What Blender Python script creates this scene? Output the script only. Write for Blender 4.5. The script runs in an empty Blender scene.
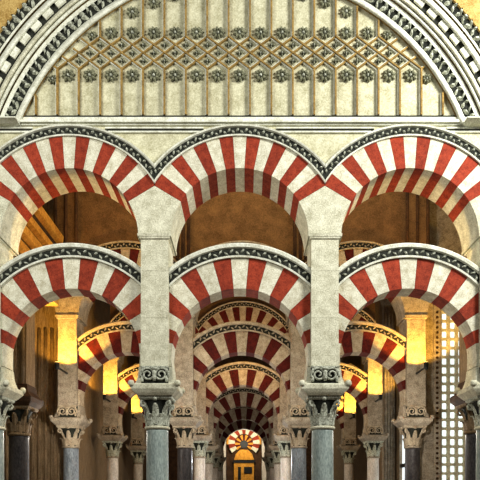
import bpy, math, random
from mathutils import Vector
from math import sin, cos, pi, sqrt, asin, acos, atan2, radians as R
random.seed(7)
C = bpy.context.scene.collection
D0, F = 12.0, 600.0          # camera to facade, focal length in photo pixels
CX, HY = 246.0, 490.0        # vanishing point in the photo
EYE = 1.6
U = D0 / F                   # metres per photo pixel on the facade plane
def wx(px, y=0.0): return (px - CX) * (D0 + y) / F
def wz(py, y=0.0): return EYE + (HY - py) * (D0 + y) / F
S = 3.41                     # bay width
X0 = -0.125                  # middle of the central bay
DY = 5.58                    # distance between arcades
BAYS = [X0 - S, X0, X0 + S]
PIERS = [X0 - 1.5 * S, X0 - .5 * S, X0 + .5 * S, X0 + 1.5 * S]

# ------------------------------------------------------------------ materials
def srgb(r, g, b):
    f = lambda c: (c / 255 / 12.92) if c / 255 <= .04045 else ((c / 255 + .055) / 1.055) ** 2.4
    return (f(r), f(g), f(b), 1)
def stone(name, c1, c2, scale=6.0, rough=.85, bump=.25, vary=.12, metallic=0.0, fine=40.0, stretch=None):
    m = bpy.data.materials.new(name); m.use_nodes = True
    n, l = m.node_tree.nodes, m.node_tree.links
    b = n['Principled BSDF']
    b.inputs['Roughness'].default_value = rough
    b.inputs['Metallic'].default_value = metallic
    b.inputs['Specular IOR Level'].default_value = .25
    g = n.new('ShaderNodeNewGeometry')
    src = g.outputs['Position']
    if stretch:
        mp = n.new('ShaderNodeMapping'); mp.inputs['Scale'].default_value = stretch
        l.new(src, mp.inputs['Vector']); src = mp.outputs['Vector']
    a = n.new('ShaderNodeTexNoise'); a.inputs['Scale'].default_value = scale; a.inputs['Detail'].default_value = 6
    a.inputs['Roughness'].default_value = .65
    f = n.new('ShaderNodeTexNoise'); f.inputs['Scale'].default_value = fine; f.inputs['Detail'].default_value = 4
    l.new(src, a.inputs['Vector']); l.new(src, f.inputs['Vector'])
    mx = n.new('ShaderNodeMath'); mx.operation = 'MULTIPLY_ADD'; mx.inputs[1].default_value = .45; 
    l.new(f.outputs['Fac'], mx.inputs[0])
    m2 = n.new('ShaderNodeMath'); m2.operation = 'MULTIPLY'; m2.inputs[1].default_value = .55
    l.new(a.outputs['Fac'], m2.inputs[0]); l.new(m2.outputs[0], mx.inputs[2])
    r = n.new('ShaderNodeValToRGB')
    r.color_ramp.elements[0].position = .36; r.color_ramp.elements[1].position = .62
    r.color_ramp.elements[0].color = srgb(*c2); r.color_ramp.elements[1].color = srgb(*c1)
    l.new(mx.outputs[0], r.inputs['Fac'])
    oi = n.new('ShaderNodeObjectInfo')
    mr = n.new('ShaderNodeMapRange'); mr.inputs['To Min'].default_value = 1 - vary; mr.inputs['To Max'].default_value = 1 + vary
    l.new(oi.outputs['Random'], mr.inputs['Value'])
    hs = n.new('ShaderNodeHueSaturation'); l.new(mr.outputs[0], hs.inputs['Value']); l.new(r.outputs['Color'], hs.inputs['Color'])
    l.new(hs.outputs['Color'], b.inputs['Base Color'])
    bp = n.new('ShaderNodeBump'); bp.inputs['Strength'].default_value = bump; bp.inputs['Distance'].default_value = .03
    l.new(mx.outputs[0], bp.inputs['Height']); l.new(bp.outputs['Normal'], b.inputs['Normal'])
    return m
def glow(name, col, strength):
    m = bpy.data.materials.new(name); m.use_nodes = True
    b = m.node_tree.nodes['Principled BSDF']
    b.inputs['Base Color'].default_value = srgb(*col)
    b.inputs['Emission Color'].default_value = srgb(*col); b.inputs['Emission Strength'].default_value = strength
    n, l = m.node_tree.nodes, m.node_tree.links
    t = n.new('ShaderNodeTexNoise'); t.inputs['Scale'].default_value = 1.3
    mr = n.new('ShaderNodeMapRange'); mr.inputs['To Min'].default_value = strength * .7; mr.inputs['To Max'].default_value = strength * 1.2
    g = n.new('ShaderNodeNewGeometry'); l.new(g.outputs['Position'], t.inputs['Vector'])
    l.new(t.outputs['Fac'], mr.inputs['Value']); l.new(mr.outputs[0], b.inputs['Emission Strength'])
    return m
M = {
 'lime':   stone('limestone', (220, 218, 195), (160, 156, 130), 5, bump=.4, vary=.04),
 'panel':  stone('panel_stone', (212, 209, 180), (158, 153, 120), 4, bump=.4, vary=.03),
 'white':  stone('white_voussoir', (224, 222, 202), (168, 160, 132), 6, bump=.4, vary=.07),
 'red':    stone('red_voussoir', (162, 68, 42), (106, 34, 20), 9, bump=.35, vary=.14),
 'cream':  stone('cream_moulding', (230, 231, 216), (176, 174, 152), 6, bump=.2, vary=.03),
 'slate':  stone('dark_carving_ground', (52, 54, 46), (24, 25, 20), 12, bump=.4, vary=.05),
 'leaf':   stone('carved_leaf', (204, 206, 188), (104, 106, 88), 20, bump=.4, vary=.05),
 'ochre':  stone('ochre_edge', (166, 138, 80), (104, 82, 40), 8, bump=.3, vary=.08),
 'olive':  stone('rosette_stone', (150, 150, 122), (60, 60, 44), 26, bump=.6, vary=.12, fine=60),
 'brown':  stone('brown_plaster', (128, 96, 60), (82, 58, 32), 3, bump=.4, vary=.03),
 'dkbrown': stone('dark_brown_stone', (84, 58, 36), (36, 24, 14), 4, bump=.5, vary=.05),
 'tan':    stone('tan_stone', (178, 168, 150), (116, 104, 88), 5, bump=.4, vary=.05),
 'tanrib': stone('tan_ribbed_stone', (152, 132, 104), (86, 70, 50), 5, bump=.4, vary=.05, stretch=(4, 4, .4)),
 'grey':   stone('grey_marble', (164, 174, 166), (112, 124, 120), 5, rough=.45, bump=.12, vary=.04, stretch=(1, 1, .35)),
 'dkgrey': stone('dark_marble', (74, 70, 70), (34, 32, 34), 5, rough=.4, bump=.1, vary=.05, stretch=(1, 1, .35)),
 'blue':   stone('bluish_marble', (138, 148, 156), (84, 92, 102), 5, rough=.4, bump=.1, vary=.05, stretch=(1, 1, .35)),
 'pale':   stone('pale_marble', (222, 216, 206), (172, 162, 150), 5, rough=.5, bump=.1, vary=.05, stretch=(1, 1, .35)),
 'dpale':  stone('dim_voussoir', (190, 178, 156), (132, 116, 94), 7, bump=.3, vary=.08),  # white voussoir with the interior's dimness put into its colour
 'dred':   stone('dim_red_voussoir', (100, 28, 19), (50, 11, 8), 9, bump=.3, vary=.14),  # red voussoir, darkened in its colour for the dim interior
 'gold':   stone('golden_stone', (222, 166, 70), (160, 104, 30), 6, bump=.4, vary=.06),
 'goldwall': stone('golden_wall', (200, 172, 108), (150, 118, 60), 5, bump=.4, vary=.04),
 'black':  stone('black_metal', (26, 25, 24), (12, 12, 12), 20, rough=.5, bump=.1, vary=.02),
 'floor':  stone('floor_marble', (112, 96, 78), (70, 56, 42), 2, rough=.3, bump=.05, vary=.02),
 'ceil':   stone('ceiling_wood', (110, 74, 42), (60, 36, 18), 3, bump=.4, vary=.02, stretch=(3, .3, 1)),
 'sky':    glow('daylight_pane', (226, 236, 240), 1.05),
 'bulb':   glow('lamp_lens', (255, 214, 120), 6.0),
}
# ------------------------------------------------------------------ mesh builder
class MB:
    def __init__(s): s.v, s.f, s.m, s.sm = [], [], [], []
    def add(s, vs, fs, mi=0, smooth=False):
        o = len(s.v); s.v += [tuple(p) for p in vs]
        for f in fs: s.f.append([i + o for i in f]); s.m.append(mi); s.sm.append(smooth)
    def box(s, x0, x1, y0, y1, z0, z1, mi=0):
        s.loft([(z0, x0, x1, y0, y1), (z1, x0, x1, y0, y1)], mi)
    def loft(s, secs, mi=0):                      # stacked rectangles (z, x0, x1, y0, y1)
        vs, fs = [], []
        for z, a, b, c, d in secs: vs += [(a, c, z), (b, c, z), (b, d, z), (a, d, z)]
        for k in range(len(secs) - 1):
            p, q = 4 * k, 4 * k + 4
            for i in range(4): j = (i + 1) % 4; fs.append([p + i, p + j, q + j, q + i])
        fs.append([3, 2, 1, 0]); q = 4 * (len(secs) - 1); fs.append([q, q + 1, q + 2, q + 3])
        s.add(vs, fs, mi)
    def strip(s, rows, mi=0, closed_ends=True, smooth=False):     # rows of equal-length closed loops
        n = len(rows[0]); vs = [p for r in rows for p in r]; fs = []
        for k in range(len(rows) - 1):
            for i in range(n):
                j = (i + 1) % n; fs.append([k * n + i, k * n + j, (k + 1) * n + j, (k + 1) * n + i])
        if closed_ends:
            fs.append(list(range(n))[::-1]); fs.append([(len(rows) - 1) * n + i for i in range(n)])
        s.add(vs, fs, mi, smooth)
    def sector(s, cx, cz, r0, r1, a0, a1, y0, y1, n=4, xlim=None, mi=0):
        rows = []
        for i in range(n + 1):
            a = a0 + (a1 - a0) * i / n; ro = r1
            if xlim: ro = min(r1, xlim / max(abs(cos(a)), 1e-6))
            ro = max(ro, r0 + .001)
            ca, sa = cos(a), sin(a)
            rows.append([(cx + r0 * ca, y0, cz + r0 * sa), (cx + ro * ca, y0, cz + ro * sa), (cx + ro * ca, y1, cz + ro * sa), (cx + r0 * ca, y1, cz + r0 * sa)])
        s.strip(rows, mi)
    def sweep(s, cx, cz, prof, lim, n=64, mi=0, smooth=False):    # closed (r, y) profile swept round the arch; lim(r) = lowest angle
        rows = []
        for i in range(n + 1):
            t = i / n; row = []
            for r, y in prof:
                a = lim(r); b = pi - a; t2 = a + (b - a) * t
                row.append((cx + r * cos(t2), y, cz + r * sin(t2)))
            rows.append(row)
        s.strip(rows, mi, smooth=smooth)
    def lathe(s, cx, cy, prof, n=20, mi=0, smooth=True):
        rows = [[(cx + r * cos(2 * pi * i / n), cy + r * sin(2 * pi * i / n), z) for i in range(n)] for r, z in prof]
        s.strip(rows, mi, smooth=smooth)
    def prism(s, pts, y0, y1, mi=0):              # polygon in x,z extruded along y
        s.strip([[(x, y0, z) for x, z in pts], [(x, y1, z) for x, z in pts]], mi)
    def tube(s, path, rad, n=8, mi=0):
        from mathutils import Vector
        P = [Vector(p) for p in path]; rows = []
        for i, p in enumerate(P):
            d = (P[min(i + 1, len(P) - 1)] - P[max(i - 1, 0)]).normalized()
            up = Vector((0, 1, 0)) if abs(d.y) < .9 else Vector((1, 0, 0))
            a = d.cross(up).normalized(); b = d.cross(a)
            r = rad[i] if isinstance(rad, (list, tuple)) else rad
            rows.append([tuple(p + a * r * cos(2 * pi * k / n) + b * r * sin(2 * pi * k / n)) for k in range(n)])
        s.strip(rows, mi, smooth=True)
    def lozenge(s, cx, cz, y0, y1, l, w, ang, mi=0):     # little raised leaf: a pointed pyramid-like lozenge
        pts = []
        for px_, pz_ in ((-l, 0), (-.25 * l, -w), (.45 * l, -.8 * w), (l, 0), (.45 * l, .8 * w), (-.25 * l, w)):
            pts.append((cx + px_ * cos(ang) - pz_ * sin(ang), cz + px_ * sin(ang) + pz_ * cos(ang)))
        vs = [(x, y0, z) for x, z in pts] + [(cx + (x - cx) * .55, y1, cz + (z - cz) * .55) for x, z in pts]
        n = 6; fs = [[i, (i + 1) % n, n + (i + 1) % n, n + i] for i in range(n)] + [[n + i for i in range(n)]]
        s.add(vs, fs, mi)
    def blob(s, cx, cy, cz, rx, ry, rz, mi=0, nu=8, nv=5):
        rows = []
        for j in range(1, nv):
            t = pi * j / nv
            rows.append([(cx + rx * sin(t) * cos(2 * pi * i / nu), cy + ry * sin(t) * sin(2 * pi * i / nu), cz - rz * cos(t)) for i in range(nu)])
        s.strip(rows, mi, smooth=True)
    def mesh(s, name, mats, off=(0, 0, 0)):
        me = bpy.data.meshes.new(name)
        me.from_pydata([(x - off[0], y - off[1], z - off[2]) for x, y, z in s.v], [], s.f)
        for k in (mats if isinstance(mats, (list, tuple)) else [mats]): me.materials.append(M[k])
        me.polygons.foreach_set('material_index', s.m)
        me.polygons.foreach_set('use_smooth', s.sm)
        import bmesh
        b = bmesh.new(); b.from_mesh(me); bmesh.ops.recalc_face_normals(b, faces=b.faces); b.to_mesh(me); b.free()
        me.update()
        return me
    def build(s, name, mats, parent=None, label=None, off=(0, 0, 0)):
        o = bpy.data.objects.new(name, s.mesh(name, mats, off)); C.objects.link(o)
        if parent: o.parent = parent
        elif off != (0, 0, 0): o.location = off
        if label: o['label'] = label
        return o
def empty(name, loc, label, cat, group=None):
    o = bpy.data.objects.new(name, None); o.empty_display_size = .2; o.location = loc; C.objects.link(o)
    return tag(o, label, cat, group)
def tag(o, label, cat, group=None):
    o['label'] = label; o['category'] = cat; o['kind'] = 'thing'
    if group: o['group'] = group
    return o
def struct(mb, name, mats, label=None):
    o = mb.build(name, mats); o['kind'] = 'structure'
    if label: o['label'] = label
    return o
def copy_tree(root, loc, label, group, swap=None):
    r = root.copy(); C.objects.link(r); r.location = loc; r['label'] = label; r['group'] = group
    def kids(src, dst):
        for ch in list(src.children):
            c = ch.copy(); C.objects.link(c); c.parent = dst
            if swap and c.type == 'MESH':
                for sl in c.material_slots:
                    k = sl.material.name
                    if k in swap: sl.link = 'OBJECT'; sl.material = M[swap[k]]
            kids(ch, c)
    kids(root, r)
    return r
DIMMED = {'limestone': 'tan', 'white_voussoir': 'dpale', 'red_voussoir': 'dred', 'cream_moulding': 'dpale', 'carved_leaf': 'dpale'}  # rear arcades: interior dimness painted in as darker stone colours

# ------------------------------------------------------------------ one upper arch (origin: bay centre at the springing line)
u = U
def arch_band(mb, r0, r1, yf, y1, lim, step, outer=.22):
    """carved hood moulding: dark ground, two cream fillets, running leaf relief"""
    w = r1 - r0; q = r1 - outer * w
    mb.sweep(0, 0, [(r0 + .12 * w, yf), (q, yf), (q, y1), (r0 + .12 * w, y1)], lim, 60, 0)
    mb.sweep(0, 0, [(r0, yf - .02), (r0 + .13 * w, yf - .025), (r0 + .13 * w, y1), (r0, y1)], lim, 60, 2)
    mb.sweep(0, 0, [(q - .02 * w, yf - .015), (q + .1 * outer * w, yf - .05), (r1 - .3 * outer * w, yf - .06), (r1, yf - .03), (r1, y1), (q - .02 * w, y1)], lim, 60, 2)
    rm = (r0 + .13 * w + q) / 2; hw = q - rm; a = lim(rm) + .03
    k = int((pi - 2 * a) * rm / step)
    for i in range(k + 1):
        t = a + (pi - 2 * a) * i / k
        j = 1 if i % 2 else -1
        rr = rm + j * .3 * hw
        mb.lozenge(rr * cos(t), rr * sin(t), yf, yf - .035, step * .55, .32 * hw, t + pi / 2 + j * .8, 1)
half = S / 2
TH = .95
zs = wz(237)
def limx(x): return lambda r: acos(min(1, x / r)) if r > x else 0
def make_upper(loc, label, group):
    root = empty('upper_arch', loc, label, 'arch', group)
    a0, a1, n = R(31.1), R(148.9), 15
    for i in range(n):
        mb = MB(); b = a0 + (a1 - a0) * i / n; e = a0 + (a1 - a0) * (i + 1) / n
        g = .0012
        mb.sector(0, 0, 69 * u, 100.5 * u, b + g, e - g, 0, TH, 4, half - .002)
        red = i % 2 == 0
        mb.build('voussoir', 'red' if red else 'white', root, 'brick red voussoir' if red else 'pale stone voussoir')
    mb = MB(); arch_band(mb, 100.5 * u, 111.5 * u, -.02, .05, limx(half - .002), 4.2 * u)
    mb.build('hood_moulding', ['slate', 'leaf', 'cream'], root, 'dark carved leaf band between cream fillets')
    return root
# ------------------------------------------------------------------ one lower arch
YL0, YL1 = .15, .65
ul = (D0 + YL0) / F
zl = wz(357, YL0)
def make_lower(loc, label, group):
    root = empty('lower_arch', loc, label, 'arch', group)
    n, st = 15, R(10.5); a0 = pi / 2 - 7.5 * st
    ri, ro, rb = 68.5 * ul, 99 * ul, 113 * ul; xl = half - 13.8 * u
    for i in range(n):
        b = a0 + st * i; g = .0012; mb = MB()
        mb.sector(0, 0, ri, ro, b + g, b + st - g, YL0, YL1, 4, xl)
        red = i % 2 == 0
        mb.build('voussoir', 'red' if red else 'white', root, 'brick red voussoir' if red else 'pale stone voussoir')
    zi = wz(366, YL0) - zl
    for sgn in (-1, 1):
        mb = MB(); pts = []
        for i in range(5):
            a = a0 * i / 4; pts.append((sgn * ri * cos(a), ri * sin(a)))
        pts += [(sgn * xl, xl * math.tan(a0)), (sgn * xl, zi), (sgn * ri * .992, zi)]
        mb.prism(pts, YL0, YL1); mb.build('springer', 'white', root, 'plain pale springer stone')
    mb = MB(); arch_band(mb, ro, rb, YL0 - .03, YL0 + .3, limx(xl), 5.4 * ul, .34)
    mb.build('hood_moulding', ['slate', 'leaf', 'cream'], root, 'dark carved leaf band between cream fillets')
    return root
# ------------------------------------------------------------------ one pier (origin: pier axis at its foot, on the capital)
YC = .4
uc = (D0 + YC) / F
zcap = wz(398, YC)
def make_pier(loc, label, group):
    root = empty('pier', loc, label, 'pier', group)
    off = (0, 0, zcap)
    mb = MB(); pts = []
    for i in range(9):
        a = R(31) * i / 8; pts.append((half - 69 * u * cos(a), zs + 69 * u * sin(a)))
    pts.append((0, zs + half * math.tan(R(31))))
    pts += [(-x, z) for x, z in reversed(pts[:-1])]
    mb.prism(pts, .001, TH); mb.build('impost_block', 'lime', root, off=off)
    mb = MB(); z0 = wz(239.5); h = 13.9 * u
    mb.loft([(z0, -h, h, -.01, .82), (z0 + .02, -h - .03, h + .03, -.03, .9), (z0 + .05, -h - .03, h + .03, -.03, .9), (z0 + .052, -h - .01, h + .01, -.0, .9),
             (z0 + .075, -h - .02, h + .02, -.02, .92), (z0 + .11, -h - .06, h + .06, -.05, .95), (zs, -h - .06, h + .06, -.04, .95)])
    mb.build('impost_moulding', 'lime', root, off=off)
    mb = MB(); z1 = wz(366); zz = [z1, wz(318), wz(271), z0]
    for k in range(3): mb.box(-13.7 * u, 13.7 * u, 0, .8, zz[k] + .006, zz[k + 1])
    mb.box(-13.4 * u, 13.4 * u, .006, .79, z1, z0)
    mb.build('shaft', 'lime', root, off=off)
    # moulded corbel: flaring impost that carries pilaster and arches, horned at the corners
    mb = MB(); w = 16.9 * u
    zt, zm, zb = wz(366.5, .1), wz(384, .1), zcap
    mb.loft([(zb, -17.5 * u, 17.5 * u, .02, .78), (zb + .05, -20 * u, 20 * u, -.02, .82), (zb + .12, -23.5 * u, 23.5 * u, -.06, .86), (zb + .2, -24 * u, 24 * u, -.07, .87),
             (zm - .02, -22 * u, 22 * u, -.05, .85), (zm + .01, -19.5 * u, 19.5 * u, .04, .76), (zm + .15, -17.6 * u, 17.6 * u, .1, .7), (zt, -w, w, .14, .66)])
    for sx in (-1, 1):
        for yy in (-.05, .85): mb.blob(sx * 23 * u, yy, zm - .01, .07, .06, .075)
    mb.build('corbel', 'lime', root, off=off)
    # carved scroll block under the pilaster foot
    mb = MB(); hz = (z1 + zm) / 2; hh = (z1 - zm) / 2
    mb.box(-13.5 * u, 13.5 * u, .02, .3, zm - .01, z1 - .002, 0)
    mb.box(-13.7 * u, 13.7 * u, -.03, .04, z1 - .035, z1 - .004, 1)
    for sx in (-1, 1):
        pth = []
        for i in range(30):
            t = i / 29; a = -.4 + t * 3.6 * pi; rr = hh * (.86 - .68 * t)
            pth.append((sx * (6.6 * u + rr * cos(a) * 1.05), -.005 - .02 * t, hz + rr * sin(a)))
        mb.tube(pth, [.026 - .008 * i / 29 for i in range(30)], 6, 1)
        mb.blob(sx * 12.2 * u, 0, hz - hh * .5, .035, .03, .08, 1); mb.blob(sx * 12.2 * u, 0, hz + hh * .45, .03, .03, .06, 1)
    mb.blob(0, -.03, hz - .02, .045, .05, .13, 1); mb.blob(0, -.04, hz + .12, .07, .04, .035, 1)
    mb.build('scroll_carving', ['slate', 'leaf'], root, 'carved stone scroll with dark hollows', off=off)
    return root
# ------------------------------------------------------------------ one column (origin on the floor)
def leafy(mb, cx, cy, z0, h, r0, r1, n, ph, w, mi):
    for i in range(n):
        a = ph + 2 * pi * i / n; ca, sa = cos(a), sin(a); rows = []
        for t, rr, ww in ((0, r0, .8), (.35, r0 * 1.04, 1.0), (.7, r0 + (r1 - r0) * .45, .95), (.92, r1, .7), (1.0, r1 * 1.09, .4), (.9, r1 * 1.14, .2)):
            x, y, z = rr * ca, rr * sa, z0 + h * t; k = w * ww; th = .022
            rows.append([(cx + x - sa * k, cy + y + ca * k, z), (cx + x + ca * th, cy + y + sa * th, z), (cx + x + sa * k, cy + y - ca * k, z), (cx + x - ca * th, cy + y - sa * th, z)])
        mb.strip(rows, mi)
def make_column(loc, label, group):
    root = empty('column', loc, label, 'column', group)
    zt = zcap; zn = wz(430, YC); r = 10.7 * uc
    mb = MB(); mb.lathe(0, YC, [(r * 1.13, .36), (r * 1.1, .42), (r * 1.06, .6), (r * 1.04, 1.5), (r, zn - .05), (r * 1.0, zn + .01)], 28); mb.build('shaft', 'grey', root)
    mb = MB(); pr = []
    for i in range(9):
        a = -pi / 2 + pi * i / 8; pr.append((r * 1.0 + .035 * cos(a) + .005, zn + .035 + .035 * sin(a)))
    mb.lathe(0, YC, [(r * .9, zn)] + pr + [(r * .9, zn + .07)], 28); mb.build('neck_ring', 'lime', root)
    mb = MB(); h = zt - zn
    mb.lathe(0, YC, [(r * .96, zn + .06), (r * .98, zn + h * .4), (r * 1.08, zn + h * .7), (r * 1.36, zt - .09), (r * 1.38, zt - .07)], 20, 0)
    leafy(mb, 0, YC, zn + .07, h * .36, r * 1.02, r * 1.25, 8, pi / 8, .075, 1)
    leafy(mb, 0, YC, zn + .09, h * .64, r * 1.0, r * 1.34, 8, 0, .07, 1)
    for k in range(4):
        a = pi / 4 + k * pi / 2; pth = []
        for i in range(16):
            t = i / 15
            if t < .5: d = r * (1.0 + 1.1 * t); z = zn + h * (.45 + .8 * t)
            else:
                b = pi / 2 - (t - .5) * 2 * 2.2 * pi; q = .075 * (1.1 - (t - .5) * 1.5); d = r * 1.5 + .02 + q * cos(b); z = zt - .15 + q * sin(b)
            pth.append((d * cos(a), YC + d * sin(a), z))
        mb.tube(pth, .03, 6, 1)
    for k in range(4):
        a = k * pi / 2; mb.blob(r * 1.42 * cos(a), YC + r * 1.42 * sin(a), zt - .055, .05, .05, .05, 1)
    mb.loft([(zt - .075, -r * 1.38, r * 1.38, YC - r * 1.38, YC + r * 1.38), (zt - .05, -r * 1.5, r * 1.5, YC - r * 1.5, YC + r * 1.5), (zt - .001, -r * 1.55, r * 1.55, YC - r * 1.55, YC + r * 1.55)], 1)
    mb.build('capital', ['slate', 'leaf'], root, 'carved leafy capital with corner scrolls')  # dark ground colour paints the occlusion between the leaves
    mb = MB(); q = r * 1.5
    mb.box(-q, q, YC - q, YC + q, 0, .15)
    pr = [(r * 1.05, .15)]
    for c, rad, hz in ((1.42, .055, .205), (1.22, .045, .31)):
        for i in range(7):
            a = -pi / 2 + pi * i / 6; pr.append((r * c - .05 + rad * cos(a), hz + rad * sin(a)))
    pr.append((r * 1.05, .37)); mb.lathe(0, YC, pr, 24); mb.build('base', 'lime', root)
    return root

# ------------------------------------------------------------------ arcades, row by row
ROW = ['front', 'second', 'third', 'fourth', 'fifth', 'sixth']
SIDE = ['left', 'central', 'right']
PS = ['far left', 'centre-left', 'centre-right', 'far right']
protoU = protoL = protoP = protoC = None
for k in range(6):
    y = DY * k
    bays = (0, 1, 2) if k < 4 else (1,)
    for b in bays:
        if k < 3:
            lab = 'red and white striped upper arch in the %s arcade, %s bay' % (ROW[k], SIDE[b]); grp = 'upper striped arches'
            loc = (BAYS[b], y, zs)
            if protoU is None: protoU = make_upper(loc, lab, grp)
            else: copy_tree(protoU, loc, lab, grp, DIMMED if k else None)
        lab = 'red and white striped lower arch in the %s arcade, %s bay' % (ROW[k], SIDE[b]); grp = 'lower striped arches'
        loc = (BAYS[b], y, zl)
        if protoL is None: protoL = make_lower(loc, lab, grp)
        else: copy_tree(protoL, loc, lab, grp, DIMMED if k else None)
    for p in ((0, 1, 2, 3) if k < 4 else (1, 2)):
        lab = '%s stone pier between arches in the %s arcade, %s' % ('pale' if k == 0 else 'tan', ROW[k], PS[p]); grp = 'stone piers above the columns'
        loc = (PIERS[p], y, zcap)
        if protoP is None: protoP = make_pier(loc, lab, grp)
        else: copy_tree(protoP, loc, lab, grp, DIMMED if k else None)
        sh = 'grey' if k == 0 else {0: 'blue', 1: 'dkgrey', 2: 'blue', 3: 'dkgrey'}[p] if k == 1 else 'pale'
        wd = {'grey': 'grey-green', 'blue': 'bluish grey', 'dkgrey': 'dark', 'pale': 'pale'}[sh]
        lab = '%s marble column with leafy capital in the %s arcade, %s' % (wd, ROW[k], PS[p]); grp = 'marble columns'
        loc = (PIERS[p], y, 0)
        if protoC is None: protoC = make_column(loc, lab, grp)
        else:
            sw = dict(DIMMED) if k else {}
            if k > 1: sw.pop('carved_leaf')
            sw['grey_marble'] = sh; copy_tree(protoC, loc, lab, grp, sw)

# columns doubled behind the outermost front piers, with brown piers on top
for X, y, side in ((PIERS[0], 1.45, 'left'), (PIERS[3] + .12, .95, 'right')):
    copy_tree(protoC, (X, y, 0), 'dark marble column with brown capital close behind the %s edge pier' % side, 'marble columns',
              {'grey_marble': 'dkgrey', 'carved_leaf': 'tanrib', 'limestone': 'tanrib'})
    r = empty('brown_pier', (X, y, zcap), 'brown stone pier on the dark column behind the %s edge pier' % side, 'pier', 'brown piers')
    mb = MB(); mb.loft([(0, -.34, .34, .06, .74), (.07, -.4, .4, 0, .8), (.1, -.42, .42, -.02, .82), (.2, -.43, .43, -.03, .83), (.24, -.4, .4, 0, .8), (.26, -.36, .36, .04, .76), (.36, -.31, .31, .09, .71), (.5, -.29, .29, .11, .69)]); mb.build('corbel', 'dkbrown', r)
    mb = MB(); mb.box(-.27, .27, .12, .68, .45, 6.9 - zcap)
    for q in (-.18, 0, .18): mb.tube([(q, .12, .5), (q, .12, 6.85 - zcap)], .05, 8)
    mb.build('shaft', 'tanrib', r)

# ------------------------------------------------------------------ front wall, string courses, blind arch
def spandrel_wall(mb, y0, y1, zt, rr, x_out):
    for b in BAYS:
        n = 40; rows = []
        for i in range(n + 1):
            x = -half + S * i / n
            z = zs + sqrt(max(rr * rr - x * x, 0))
            rows.append([(b + x, y0, z), (b + x, y1, z), (b + x, y1, zt), (b + x, y0, zt)])
        mb.strip(rows)
ZT = 12.9
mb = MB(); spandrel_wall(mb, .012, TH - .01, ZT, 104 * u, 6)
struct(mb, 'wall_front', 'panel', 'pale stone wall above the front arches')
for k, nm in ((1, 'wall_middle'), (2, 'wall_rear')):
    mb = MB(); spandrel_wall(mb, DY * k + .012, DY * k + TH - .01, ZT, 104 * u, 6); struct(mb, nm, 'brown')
ya = 0.0
mb = MB()
xe0, xe1 = -5.35, 5.1
mb.box(xe0, xe1, -.05, .02, wz(122), wz(118.5)); mb.box(xe0, xe1, -.09, .02, wz(124.5), wz(122)); mb.box(xe0, xe1, -.03, .02, wz(126), wz(124.5))
struct(mb, 'trim_1', 'cream', 'pale cornice under the lattice panel')
mb = MB(); mb.box(xe0, xe1, -.018, .02, wz(117.8), wz(116)); struct(mb, 'trim_2', 'slate')
# broken string course between the hood mouldings
mb = MB()
def chord(pz): return sqrt(max((112 * u) ** 2 - (wz(pz) - zs) ** 2, 0)) if wz(pz) - zs < 112 * u else 0
mb2 = MB()
for i in range(4):
    a = (BAYS[i - 1] + chord(131)) if i else xe0
    b = (BAYS[i] - chord(131)) if i < 3 else xe1
    mb.box(a, b, -.012, .02, wz(131.6), wz(129.6)); mb2.box(a, b, -.04, .02, wz(129.6), wz(128)); mb2.box(a + .06, b - .06, -.03, .02, wz(133.2), wz(131.6))
struct(mb, 'trim_3', 'slate'); struct(mb2, 'trim_4', 'cream')

# blind arch mouldings
ca = root = empty('blind_arch', (wx(240), 0, wz(124)), 'huge round arch of stepped carved mouldings framing the lattice panel', 'arch')
def center(y): return wx(240, y), wz(209, y)
def ring(name, mats, prof, label=None, n=96, extra=None, smooth=False):
    """prof: (radius in photo pixels, y) on the visible front side, from inside out"""
    mb = MB(); rows = []
    back = [(prof[-1][0], .006), (prof[0][0], .006)]
    P = prof + back
    for i in range(n + 1):
        row = []
        for r, y in P:
            cx, cz = center(min(y, 0)); rw = r * (D0 + min(y, 0)) / F
            zmin = wz(125.6) - cz
            a = asin(min(1, max(-1, zmin / rw))); t = a + (pi - 2 * a) * i / n
            row.append((cx + rw * cos(t), y, cz + rw * sin(t)))
        rows.append(row)
    mb.strip(rows, 0, smooth=smooth)
    if extra: extra(mb)
    o = mb.build(name, mats, ca, label, off=tuple(ca.location))
    return o
def rollprof(r0, r1, y, d, n=8):
    m, w = (r0 + r1) / 2, (r1 - r0) / 2
    return [(m - w * cos(pi * i / n), y - d * sin(pi * i / n)) for i in range(n + 1)]
def scatter_leaf(r0, r1, y, step, rows, seed):
    def f(mb):
        rnd = random.Random(seed)
        cx, cz = center(y); k = (D0 + y) / F
        for q in range(rows):
            rm = (r0 + (r1 - r0) * (q + .5) / rows) * k
            a = asin((wz(125.6) - cz) / rm) + .02; n = int((pi - 2 * a) * rm / (step * k))
            for i in range(n + 1):
                t = a + (pi - 2 * a) * (i + .5 * (q % 2)) / n
                if t > pi - a: continue
                s = (r1 - r0) * k / rows
                mb.lozenge(cx + rm * cos(t), cz + rm * sin(t), y, y - .06, step * k * rnd.uniform(.4, .62), s * rnd.uniform(.22, .4), t + pi / 2 + (1 if (i + q) % 2 else -1) * rnd.uniform(.4, 1.1), 1)
    return f
def pearls(r0, r1, y, step):
    def f(mb):
        cx, cz = center(y); k = (D0 + y) / F; rm = (r0 + r1) / 2 * k
        a = asin((wz(125.6) - cz) / rm) + .03; n = int((pi - 2 * a) * rm / (step * k))
        for i in range(n + 1):
            t = a + (pi - 2 * a) * i / n; da = step * .31 * k / rm; w = (r1 - r0) * .36 * k
            mb.sector(cx, cz, rm - w, rm + w, t - da, t + da, y - .05, y, 3, mi=1)
    return f
ring('edge_shadow', 'ochre', [(234.6, -.02), (236, -.02)])  # ochre ring paints the shadow along the arch's inner edge
ring('roll_moulding', 'cream', rollprof(236, 242.8, -.03, .09), smooth=True)
ring('carved_band', ['slate', 'leaf'], [(242.8, -.03), (253, -.06)], 'inner dark band of carved leaves', extra=scatter_leaf(243, 252.8, -.05, 7.4, 2, 3))
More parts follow.
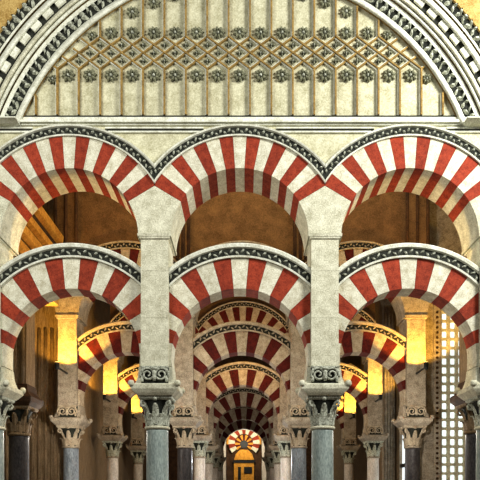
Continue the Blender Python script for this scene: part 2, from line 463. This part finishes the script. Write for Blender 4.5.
ring('fillet', 'cream', [(253, -.1), (257.3, -.1)])
ring('groove', 'ochre', [(257.3, -.06), (259, -.06)])
ring('roll_moulding', 'cream', rollprof(259, 263.4, -.1, .07), smooth=True)
ring('roll_moulding', 'lime', rollprof(263.4, 268.6, -.12, .09), smooth=True)
ring('pearl_band', ['slate', 'cream'], [(268.6, -.12), (277.6, -.14)], 'dark band of oblong white beads', extra=pearls(268.8, 277.4, -.13, 17))
ring('roll_moulding', 'cream', rollprof(277.6, 284, -.16, .08), smooth=True)
ring('groove', 'ochre', [(284, -.12), (286, -.12)])
ring('fillet', 'cream', [(286, -.2), (288.4, -.2)])
ring('carved_band', ['slate', 'leaf'], [(288.4, -.18), (299, -.22)], 'outer dark band of carved leaves', extra=scatter_leaf(288.6, 298.8, -.2, 7.6, 2, 5))
# wall outside the blind arch, and its springers
mb = MB(); yw = -.26; cx, cz = center(yw); kk = (D0 + yw) / F; rows = []
for i in range(81):
    r0 = 299 * kk; a = asin((wz(125.6) - cz) / r0); t = a + (pi - 2 * a) * i / 80
    X = cx + r0 * cos(t); Z = cz + r0 * sin(t)
    s_ = min((8.5 / abs(cos(t))) if abs(cos(t)) > .05 else 99, (8.2) / max(sin(t), .05))
    rows.append([(X, yw, Z), (cx + s_ * cos(t), yw, max(cz + s_ * sin(t), Z)), (cx + s_ * cos(t), .01, max(cz + s_ * sin(t), Z)), (X, .01, Z)])
mb.strip(rows)
for sx in (-1, 1):
    r0 = 299 * kk; a = asin((wz(125.6) - cz) / r0); Xe = cx + sx * r0 * cos(a); Ze = cz + r0 * sin(a)
    mb.prism([(Xe, Ze), (cx + sx * 8.5, Ze), (cx + sx * 8.5, cz + 8.5 * math.tan(a))], yw, .01)
struct(mb, 'wall_upper', 'goldwall', 'golden wall outside the great arch')
for sx, nm in ((-1, 'trim_5'), (1, 'trim_6')):
    mb = MB(); xa = wx(21) if sx < 0 else wx(462); xb = sx * 8.4
    a, b = min(xa, xb), max(xa, xb)
    mb.box(a, b, -.3, .012, wz(126.8), wz(125.6)); mb.loft([(wz(128.4), a + (0.12 if sx > 0 else 0), b - (0.12 if sx < 0 else 0), -.16, .012), (wz(126.8), a, b, -.28, .012)])
    struct(mb, nm, 'cream')
for sx, nm in ((-1, 'wall_front_left'), (1, 'wall_front_right')):
    mb = MB(); a, b = sorted((-5.78 if sx < 0 else 5.53, sx * 8.4)); mb.box(a, b, -.26, TH, 0, wz(128)); struct(mb, nm, 'lime')

# ------------------------------------------------------------------ lattice panel
LP = empty('lattice_panel', (wx(240), 0, wz(118)), 'pale stone panel of ribs, interlaced diamonds and carved rosettes under great arch', 'panel')
lo = tuple(LP.location)
RI = 232.6
def inside(px, py, m=0): return (px - 240) ** 2 + (py - 209) ** 2 < (RI - m) ** 2
def top_y(px, m=0): 
    q = (RI - m) ** 2 - (px - 240) ** 2
    return 209 - sqrt(q) if q > 0 else 999
def bar(p, q, w, d, mats, name, hl=True):
    """raised bar between two photo points on the wall, ochre with a highlight painted pale along one side"""
    (x0, y0), (x1, y1) = p, q
    a = (wx(x0), wz(y0)); b = (wx(x1), wz(y1)); L = math.hypot(b[0] - a[0], b[1] - a[1])
    if L < .03: return
    tx, tz = (b[0] - a[0]) / L, (b[1] - a[1]) / L; nx, nz = -tz, tx
    if nx > 0: nx, nz = -nx, -nz
    W = w * u
    mb = MB()
    def quad(o0, o1, yf, mi):
        pts = [(a[0] + nx * o0, a[1] + nz * o0), (b[0] + nx * o0, b[1] + nz * o0), (b[0] + nx * o1, b[1] + nz * o1), (a[0] + nx * o1, a[1] + nz * o1)]
        mb.prism(pts, yf, .006, mi)
    quad(-W, W, -d, 0); quad(W, W + 1.2 * u, -d * .55, 1)  # second strip is a highlight painted in cream beside the bar
    mb.build(name, mats, LP, off=lo)
xs = [250 + 21.35 * k for k in range(-10, 11)]
for x in xs:
    t = top_y(x)
    if t < 116: bar((x, 116), (x, max(70, t)), 0.85, .06, ['ochre', 'cream'], 'rib')
    if t < 38: bar((x, 38), (x, t), 0.85, .06, ['ochre', 'cream'], 'rib')
for x in [250 + 21.35 * k for k in range(-12, 13)]:
    for sg in (-1, 1):
        pts = [(x + sg * 10.675 * j / 4, 38 + 8 * j / 4) for j in range(17)]
        ok = [p for p in pts if inside(p[0], p[1])]
        if len(ok) > 1: bar(ok[0], ok[-1], 0.72, .05 + .006 * sg, ['ochre', 'cream'], 'lattice_bar')
def flower(px, py, rad, petals, name, ph=0.0):
    mb = MB(); cx, cz = wx(px), wz(py); r = rad * u
    mb.sector(cx, cz, .001, r * (.72 if petals > 4 else .5), 0, 2 * pi - .001, -.012, .006, 16, mi=0)
    for i in range(petals):
        a = ph + 2 * pi * i / petals
        mb.lozenge(cx + .58 * r * cos(a), cz + .58 * r * sin(a), -.01, -.055, r * .42, r * .25, a, 1)
    mb.blob(cx, -.03, cz, r * .2, .04, r * .2, 2)
    mb.build(name, ['slate', 'olive', 'leaf'], LP, off=lo)
n_ros = 0
for k in range(-11, 11):
    x = 250 + 21.35 * (k + .5)
    for yy, rr in ((76, 7.2), (33.5, 6.8)):
        if inside(x, yy, rr + .5): flower(x, yy, rr, 8, 'rosette', .2)
        elif inside(x, yy, -4):                       # squeezed in against the arch
            q = math.hypot(x - 240, yy - 209); f_ = (RI - 5.6) / q
            flower(240 + (x - 240) * f_, 209 + (yy - 209) * f_, 5.2, 8, 'rosette', .2)
    ty = top_y(x) + 10.5
    if -18 < ty < 22: flower(x, ty, 6.6, 8, 'rosette', .2)
    if inside(x, 54, 5): flower(x, 54, 3.9, 4, 'diamond_flower')
    xr = 250 + 21.35 * k
    for yy in (46, 62):
        if inside(xr, yy, 5): flower(xr, yy, 3.9, 4, 'diamond_flower')

# pale cusped heads under each rosette row: flat cream slips between the ribs
# ------------------------------------------------------------------ chapel walls behind the front arcade
YW = DY + TH + .03
for sx, nm in ((-1, 'wall_left'), (1, 'wall_right')):
    mb = MB(); a, b = sorted((sx * 8.4, sx * 8.6)); mb.box(a, b, TH, YW + .4, 0, ZT)        # aisle side wall
    if sx < 0:
        struct(mb, nm, 'tanrib'); mb = MB(); nm = 'wall_cross_left'; mb.box(-8.4, PIERS[0] - .2, YW, YW + .4, 0, ZT)
        for i in range(14):
            q = -8.2 + i * .2
            mb.tube([(q, YW, .4), (q, YW, 6.6)], .055, 8)
        struct(mb, nm, 'tanrib', 'brown carved wall left of the second arcade')
    else:
        struct(mb, nm, 'tan'); mb = MB(); nm = 'wall_cross_right'; x0, x1 = wx(441, YW), wx(474, YW)
        mb.box(PIERS[3] + .2, x0, YW, YW + .4, 0, ZT); mb.box(x1, 8.4, YW, YW + .4, 0, ZT)
        mb.box(x0, x1, YW, YW + .4, wz(300, YW), ZT); mb.box(x0, x1, YW, YW + .4, 0, 1.0)
        struct(mb, nm, 'tan', 'tan plaster wall right of the second arcade')
    mb = MB(); a, b = sorted((sx * 6.0, sx * 6.3))
    if sx < 0: mb.box(a, b, YW + .4, 34, 0, ZT)
    else:
        mb.box(a, b, YW + .4, 9.4, 0, ZT); mb.box(a, b, 11.7, 34, 0, ZT); mb.box(a, b, 9.4, 11.7, 8.4, ZT); mb.box(a, b, 9.4, 11.7, 0, 1.2)
    struct(mb, 'wall_nave_left' if sx < 0 else 'wall_nave_right', 'tanrib')
# beaded strip beside the lattice window
t = empty('beaded_strip', (wx(436.5, YW), YW - .01, 0), 'narrow gold beaded strip between lit pier and lattice window', 'ornament')
mb = MB(); mb.box(-.11, .11, -.05, 0, 0, wz(296, YW)); mb.build('backing', 'tan', t)
mb = MB()
for i in range(46): mb.blob(0, -.06, .1 + i * .155, .045, .03, .045)
mb.build('beading', 'dkbrown', t)
# lattice window
w1 = bpy.data.objects.new('window_1', None); C.objects.link(w1); w1.location = (x0, YW + .05, 1.0); w1['kind'] = 'structure'; w1['label'] = 'tall pale pierced lattice window'
Wd, Hd = x1 - x0, wz(300, YW) - 1.0
mb = MB(); cell = 8.2 * (D0 + YW) / F; cz_ = 9.0 * (D0 + YW) / F
nx, nz = int(Wd / cell) + 1, int(Hd / cz_) + 1
for i in range(nx + 1):
    q = min(i * cell, Wd); mb.box(q - .045, q + .045, 0, .1, 0, Hd)
for j in range(nz + 1):
    q = min(j * cz_, Hd); mb.box(0, Wd, .01, .09, q - .04, q + .04)
for i in range(nx):
    for j in range(nz):
        c0, c1 = (i + .5) * cell, (j + .5) * cz_
        if c0 > Wd: continue
        for sa in (-1, 1):
            for sb in (-1, 1): 
                mb.prism([(c0 + sa * cell * .5, c1 + sb * cz_ * .5), (c0 + sa * cell * .04, c1 + sb * cz_ * .5), (c0 + sa * cell * .5, c1 + sb * cz_ * .1)], .02, .08)
mb.build('lattice_screen', 'lime', w1)
mb = MB(); mb.box(-.02, Wd + .02, .2, .22, 0, Hd); mb.build('pane', 'sky', w1)
w2 = bpy.data.objects.new('window_2', None); C.objects.link(w2); w2.location = (6.1, 9.4, 1.2); w2['kind'] = 'structure'; w2['label'] = 'tall bright window in the right side wall'
mb = MB(); mb.box(.05, .07, 0, 2.3, 0, 7.2); mb.build('pane', 'sky', w2)
mb = MB()
for q in (1.28, 3.4, 5.4): mb.box(-.03, .05, 0, 2.3, q, q + .14)
mb.build('transom_bar', 'black', w2)
mb = MB()
for q in (0, 2.22): mb.box(-.05, .08, q, q + .08, 0, 7.2)
mb.box(-.05, .08, .08, 2.22, 7.12, 7.2); mb.build('window_frame', 'tan', w2)
# pilaster beside the bright window
t = empty('wall_pilaster', (5.75, 12.0, 0), 'fluted tan pilaster between third arcade and bright window', 'pilaster')
mb = MB(); mb.box(-.22, .22, 0, .4, 0, 9.0)
for q in (-.17, -.06, .06, .17): mb.tube([(q, 0, .3), (q, 0, 8.9)], .05, 8)
mb.build('shaft', 'tan', t)
mb = MB(); mb.loft([(9.0, -.22, .22, -.04, .4), (9.25, -.3, .23, -.14, .4), (9.4, -.3, .23, -.14, .4)]); mb.build('capital', 'tan', t)
# brown pilaster strips with dark colonnettes on the middle wall, seen through the upper arches
for X, wd, nm in ((PIERS[0], .3, 'left'), (PIERS[3], .3, 'right'), (PIERS[1], .16, 'centre-left'), (PIERS[2], .16, 'centre-right')):
    t = empty('wall_strip', (X, DY, 8.47 if wd > .2 else 8.32), 'brown vertical wall strip on the middle wall above its %s pier' % nm, 'pilaster', 'wall strips')
    mb = MB(); mb.box(-wd, wd, -.12, .005, 0, 3.6); mb.build('shaft', 'brown', t)
    mb = MB()
    for q in (-wd, 0, wd): mb.tube([(q, -.13, 0), (q, -.13, 3.6)], .05, 8)
    mb.build('colonnette', 'dkbrown', t)
# golden moulded beam running back from the left brown pier
t = empty('moulded_beam', (-5.4, 1.0, 6.9), 'golden beam with stepped mouldings running back behind left upper arch', 'beam')
mb = MB(); mb.box(-.45, 0, 0, 4.3, 0, 2.0); mb.build('beam', 'goldwall', t)
for q, h in ((.35, .2), (.75, .26), (1.2, .2), (1.72, .28)):
    mb = MB(); mb.loft([(q, -.02, .02, 0, 4.3), (q + h * .3, -.02, .12, 0, 4.3), (q + h, -.02, .15, 0, 4.3), (q + h + .02, -.02, .02, 0, 4.3)]); mb.build('moulding', 'gold', t)
    mb = MB(); mb.box(-.01, .012, 0, 4.3, q - .12, q - .01); mb.build('groove', 'dkbrown', t)
# ------------------------------------------------------------------ end wall with lobed arch
YE = 33.6; ke = (D0 + YE) / F
mb = MB(); mb.box(-6.0, 6.0, YE, YE + .4, 0, ZT); struct(mb, 'wall_back', 'dkbrown')
mb = MB(); mb.box(-8.6, 8.6, -14, 34, -.2, 0); struct(mb, 'floor', 'floor')
mb = MB(); mb.box(-8.6, 8.6, 0.02, 34, ZT, ZT + .2)
for i in range(12): mb.box(-8.4, 8.4, 1.6 + i * 2.7, 1.9 + i * 2.7, ZT - .25, ZT)
struct(mb, 'ceiling', 'ceil')
X, Z = wx(244, YE), wz(443, YE)
t = empty('lobed_arch', (X, YE, Z), 'small bright lobed arch with red and white stones on the far wall', 'arch')
for i in range(15):
    st = R(260) / 15; a = R(-40) + st * i; mb = MB(); mb.sector(0, 0, 9 * ke, 15.5 * ke, a, a + st, -.3, 0, 3)
    mb.build('voussoir', 'red' if i % 2 else 'white', t, 'brick red voussoir' if i % 2 else 'white voussoir')
    mb = MB(); mb.sector(0, -.1, 4 * ke, 9 * ke, a, a + st, -.2, 0, 3); mb.build('inner_voussoir', 'dred' if i % 2 else 'gold', t)
mb = MB(); mb.sector(0, 0, 15.5 * ke, 17.3 * ke, R(-5), R(185), -.35, 0, 24); mb.build('hood_moulding', 'gold', t)
mb = MB(); mb.sector(0, -.1, .01, 4 * ke, 0, 2 * pi - .001, -.05, 0, 20); mb.build('opening', 'black', t, 'dark round opening')
t = empty('altar_panel', (X, YE, 0), 'golden panel with dark slot under the small far arch', 'panel')
mb = MB(); mb.box(-10 * ke, 10 * ke, -.18, 0, 0, wz(463, YE)); mb.prism([(-10 * ke, wz(460, YE)), (10 * ke, wz(460, YE)), (8 * ke, wz(454, YE)), (4 * ke, wz(450, YE)), (-4 * ke, wz(450, YE)), (-8 * ke, wz(454, YE))], -.32, -.31); mb.build('panel', 'gold', t)
mb = MB(); mb.box(-11 * ke, 11 * ke, -.25, 0, wz(463, YE), wz(460.5, YE)); mb.box(0, 8 * ke, -.25, -.18, wz(473.5, YE), wz(467, YE)); mb.box(-6 * ke, -3 * ke, -.25, -.18, wz(480, YE), wz(467, YE)); mb.build('dark_rail', 'black', t)
for q, nm in ((224.6, 'left'), (265.2, 'right')):
    t = empty('slender_pillar', (wx(q, YE), YE - .3, 0), 'slender white pillar just %s of the small far arch' % nm, 'pillar')
    mb = MB(); w_ = (1.4 if q < 240 else 3.4) * ke; mb.box(-w_, w_, 0, .28, .3, wz(440 if q < 240 else 427, YE)); mb.build('shaft', 'pale', t)
    mb = MB(); mb.loft([(0, -w_ - .12, w_ + .12, -.1, .28), (.3, -w_ - .03, w_ + .03, -.03, .28)]); mb.build('base', 'pale', t)

# ------------------------------------------------------------------ spotlights on the outer piers
def light(kind, loc, col, e, **kw):
    d = bpy.data.lights.new('light', kind); d.energy = e; d.color = col
    for a, b in kw.items(): setattr(d, a, b)
    o = bpy.data.objects.new('light', d); o.location = loc; C.objects.link(o); return o
for k in (1, 2, 3):
    for p, nm in ((0, 'left'), (3, 'right')):
        X, y, z = PIERS[p], DY * k - .95, wz(318)
        t = empty('spotlight', (X, y, z), 'small black spotlight on the outer %s pier of the %s arcade' % (nm, ROW[k]), 'lamp', 'pier spotlights')
        mb = MB(); mb.lathe(0, 0, [(.03, -.1), (.06, -.08), (.07, .08), (.055, .1)], 14); mb.build('lamp_body', 'black', t)
        mb = MB(); mb.lathe(0, 0, [(.01, .1), (.05, .1), (.05, .108), (.01, .108)], 14); mb.build('lens', 'bulb', t)
        mb = MB(); mb.box(-.02, .02, .05, .945, -.05, -.01); mb.build('bracket', 'black', t)
        s = light('SPOT', (X, y, z + .13), (1, .54, .08), 520, spot_size=R(98), spot_blend=.25, shadow_soft_size=.03)
        s.rotation_euler = Vector((0, .58, .81)).to_track_quat('-Z', 'Y').to_euler()
# point lights without fixtures, added to brighten the interior
for X, y, z, e, c in ((BAYS[0] + .3, .72, 6.0, 85, (1, .66, .24)), (BAYS[2] + .1, .72, 6.0, 75, (1, .7, .3)),
                      (X0, 2.4, 10.8, 290, (1, .86, .6)), (-3.4, 2.6, 10.6, 120, (1, .78, .5)), (3.9, 2.6, 10.6, 170, (1, .9, .74)),
                      (X0, 3.6, 3.6, 150, (1, .96, .9)), (-4.4, 3.8, 3.2, 200, (1, .93, .82)), (4.4, 3.8, 3.2, 150, (1, .94, .85)),
                      (X0, 9.6, 6.6, 150, (1, .6, .2)), (-3.4, 9.0, 4.6, 80, (1, .8, .56)), (3.2, 9.0, 4.6, 80, (1, .8, .56)),
                      (X0, 9.0, 2.6, 230, (.96, .98, 1)), (X0, 13.6, 2.8, 130, (1, .95, .88)), (-3.4, 14.5, 4.5, 70, (1, .78, .5)), (3.2, 14.5, 4.5, 70, (1, .78, .5)),
                      (X0, 19.6, 3.0, 26, (1, .8, .6)), (X0, 30.6, 5.6, 620, (1, .9, .7))):
    light('POINT', (X, y, z), c, e, shadow_soft_size=.02)
# daylight on the facade, from the right front; soft fill into the aisle
from mathutils import Vector
def area(loc, target, size, e, col):
    o = light('AREA', loc, col, e, shape='SQUARE', size=size)
    o.rotation_euler = (Vector(target) - Vector(loc)).to_track_quat('-Z', 'Y').to_euler(); return o
area((8.5, -6.2, 11.0), (-1.0, 0, 6.6), 3.0, 1900, (1, 1, .97))
area((-6.0, -7.5, 9.5), (0, 0, 5.2), 4.0, 680, (1, .985, .94))
w = bpy.data.worlds.new('World'); bpy.context.scene.world = w; w.use_nodes = True
w.node_tree.nodes['Background'].inputs['Color'].default_value = (.8, .9, 1, 1); w.node_tree.nodes['Background'].inputs['Strength'].default_value = .11
# ------------------------------------------------------------------ camera
cd = bpy.data.cameras.new('camera'); cam = bpy.data.objects.new('camera', cd); C.objects.link(cam)
cam.location = (0, -D0, EYE); cam.rotation_euler = (R(90), 0, 0)
cd.sensor_width = 36; cd.lens = F / 480 * 36; cd.shift_x = -(CX - 240) / 480; cd.shift_y = (HY - 240) / 480; cd.clip_end = 200
sc = bpy.context.scene; sc.camera = cam
sc.view_settings.view_transform = 'Standard'; sc.view_settings.look = 'None'
sc.view_settings.gamma = .9; sc.view_settings.exposure = .03
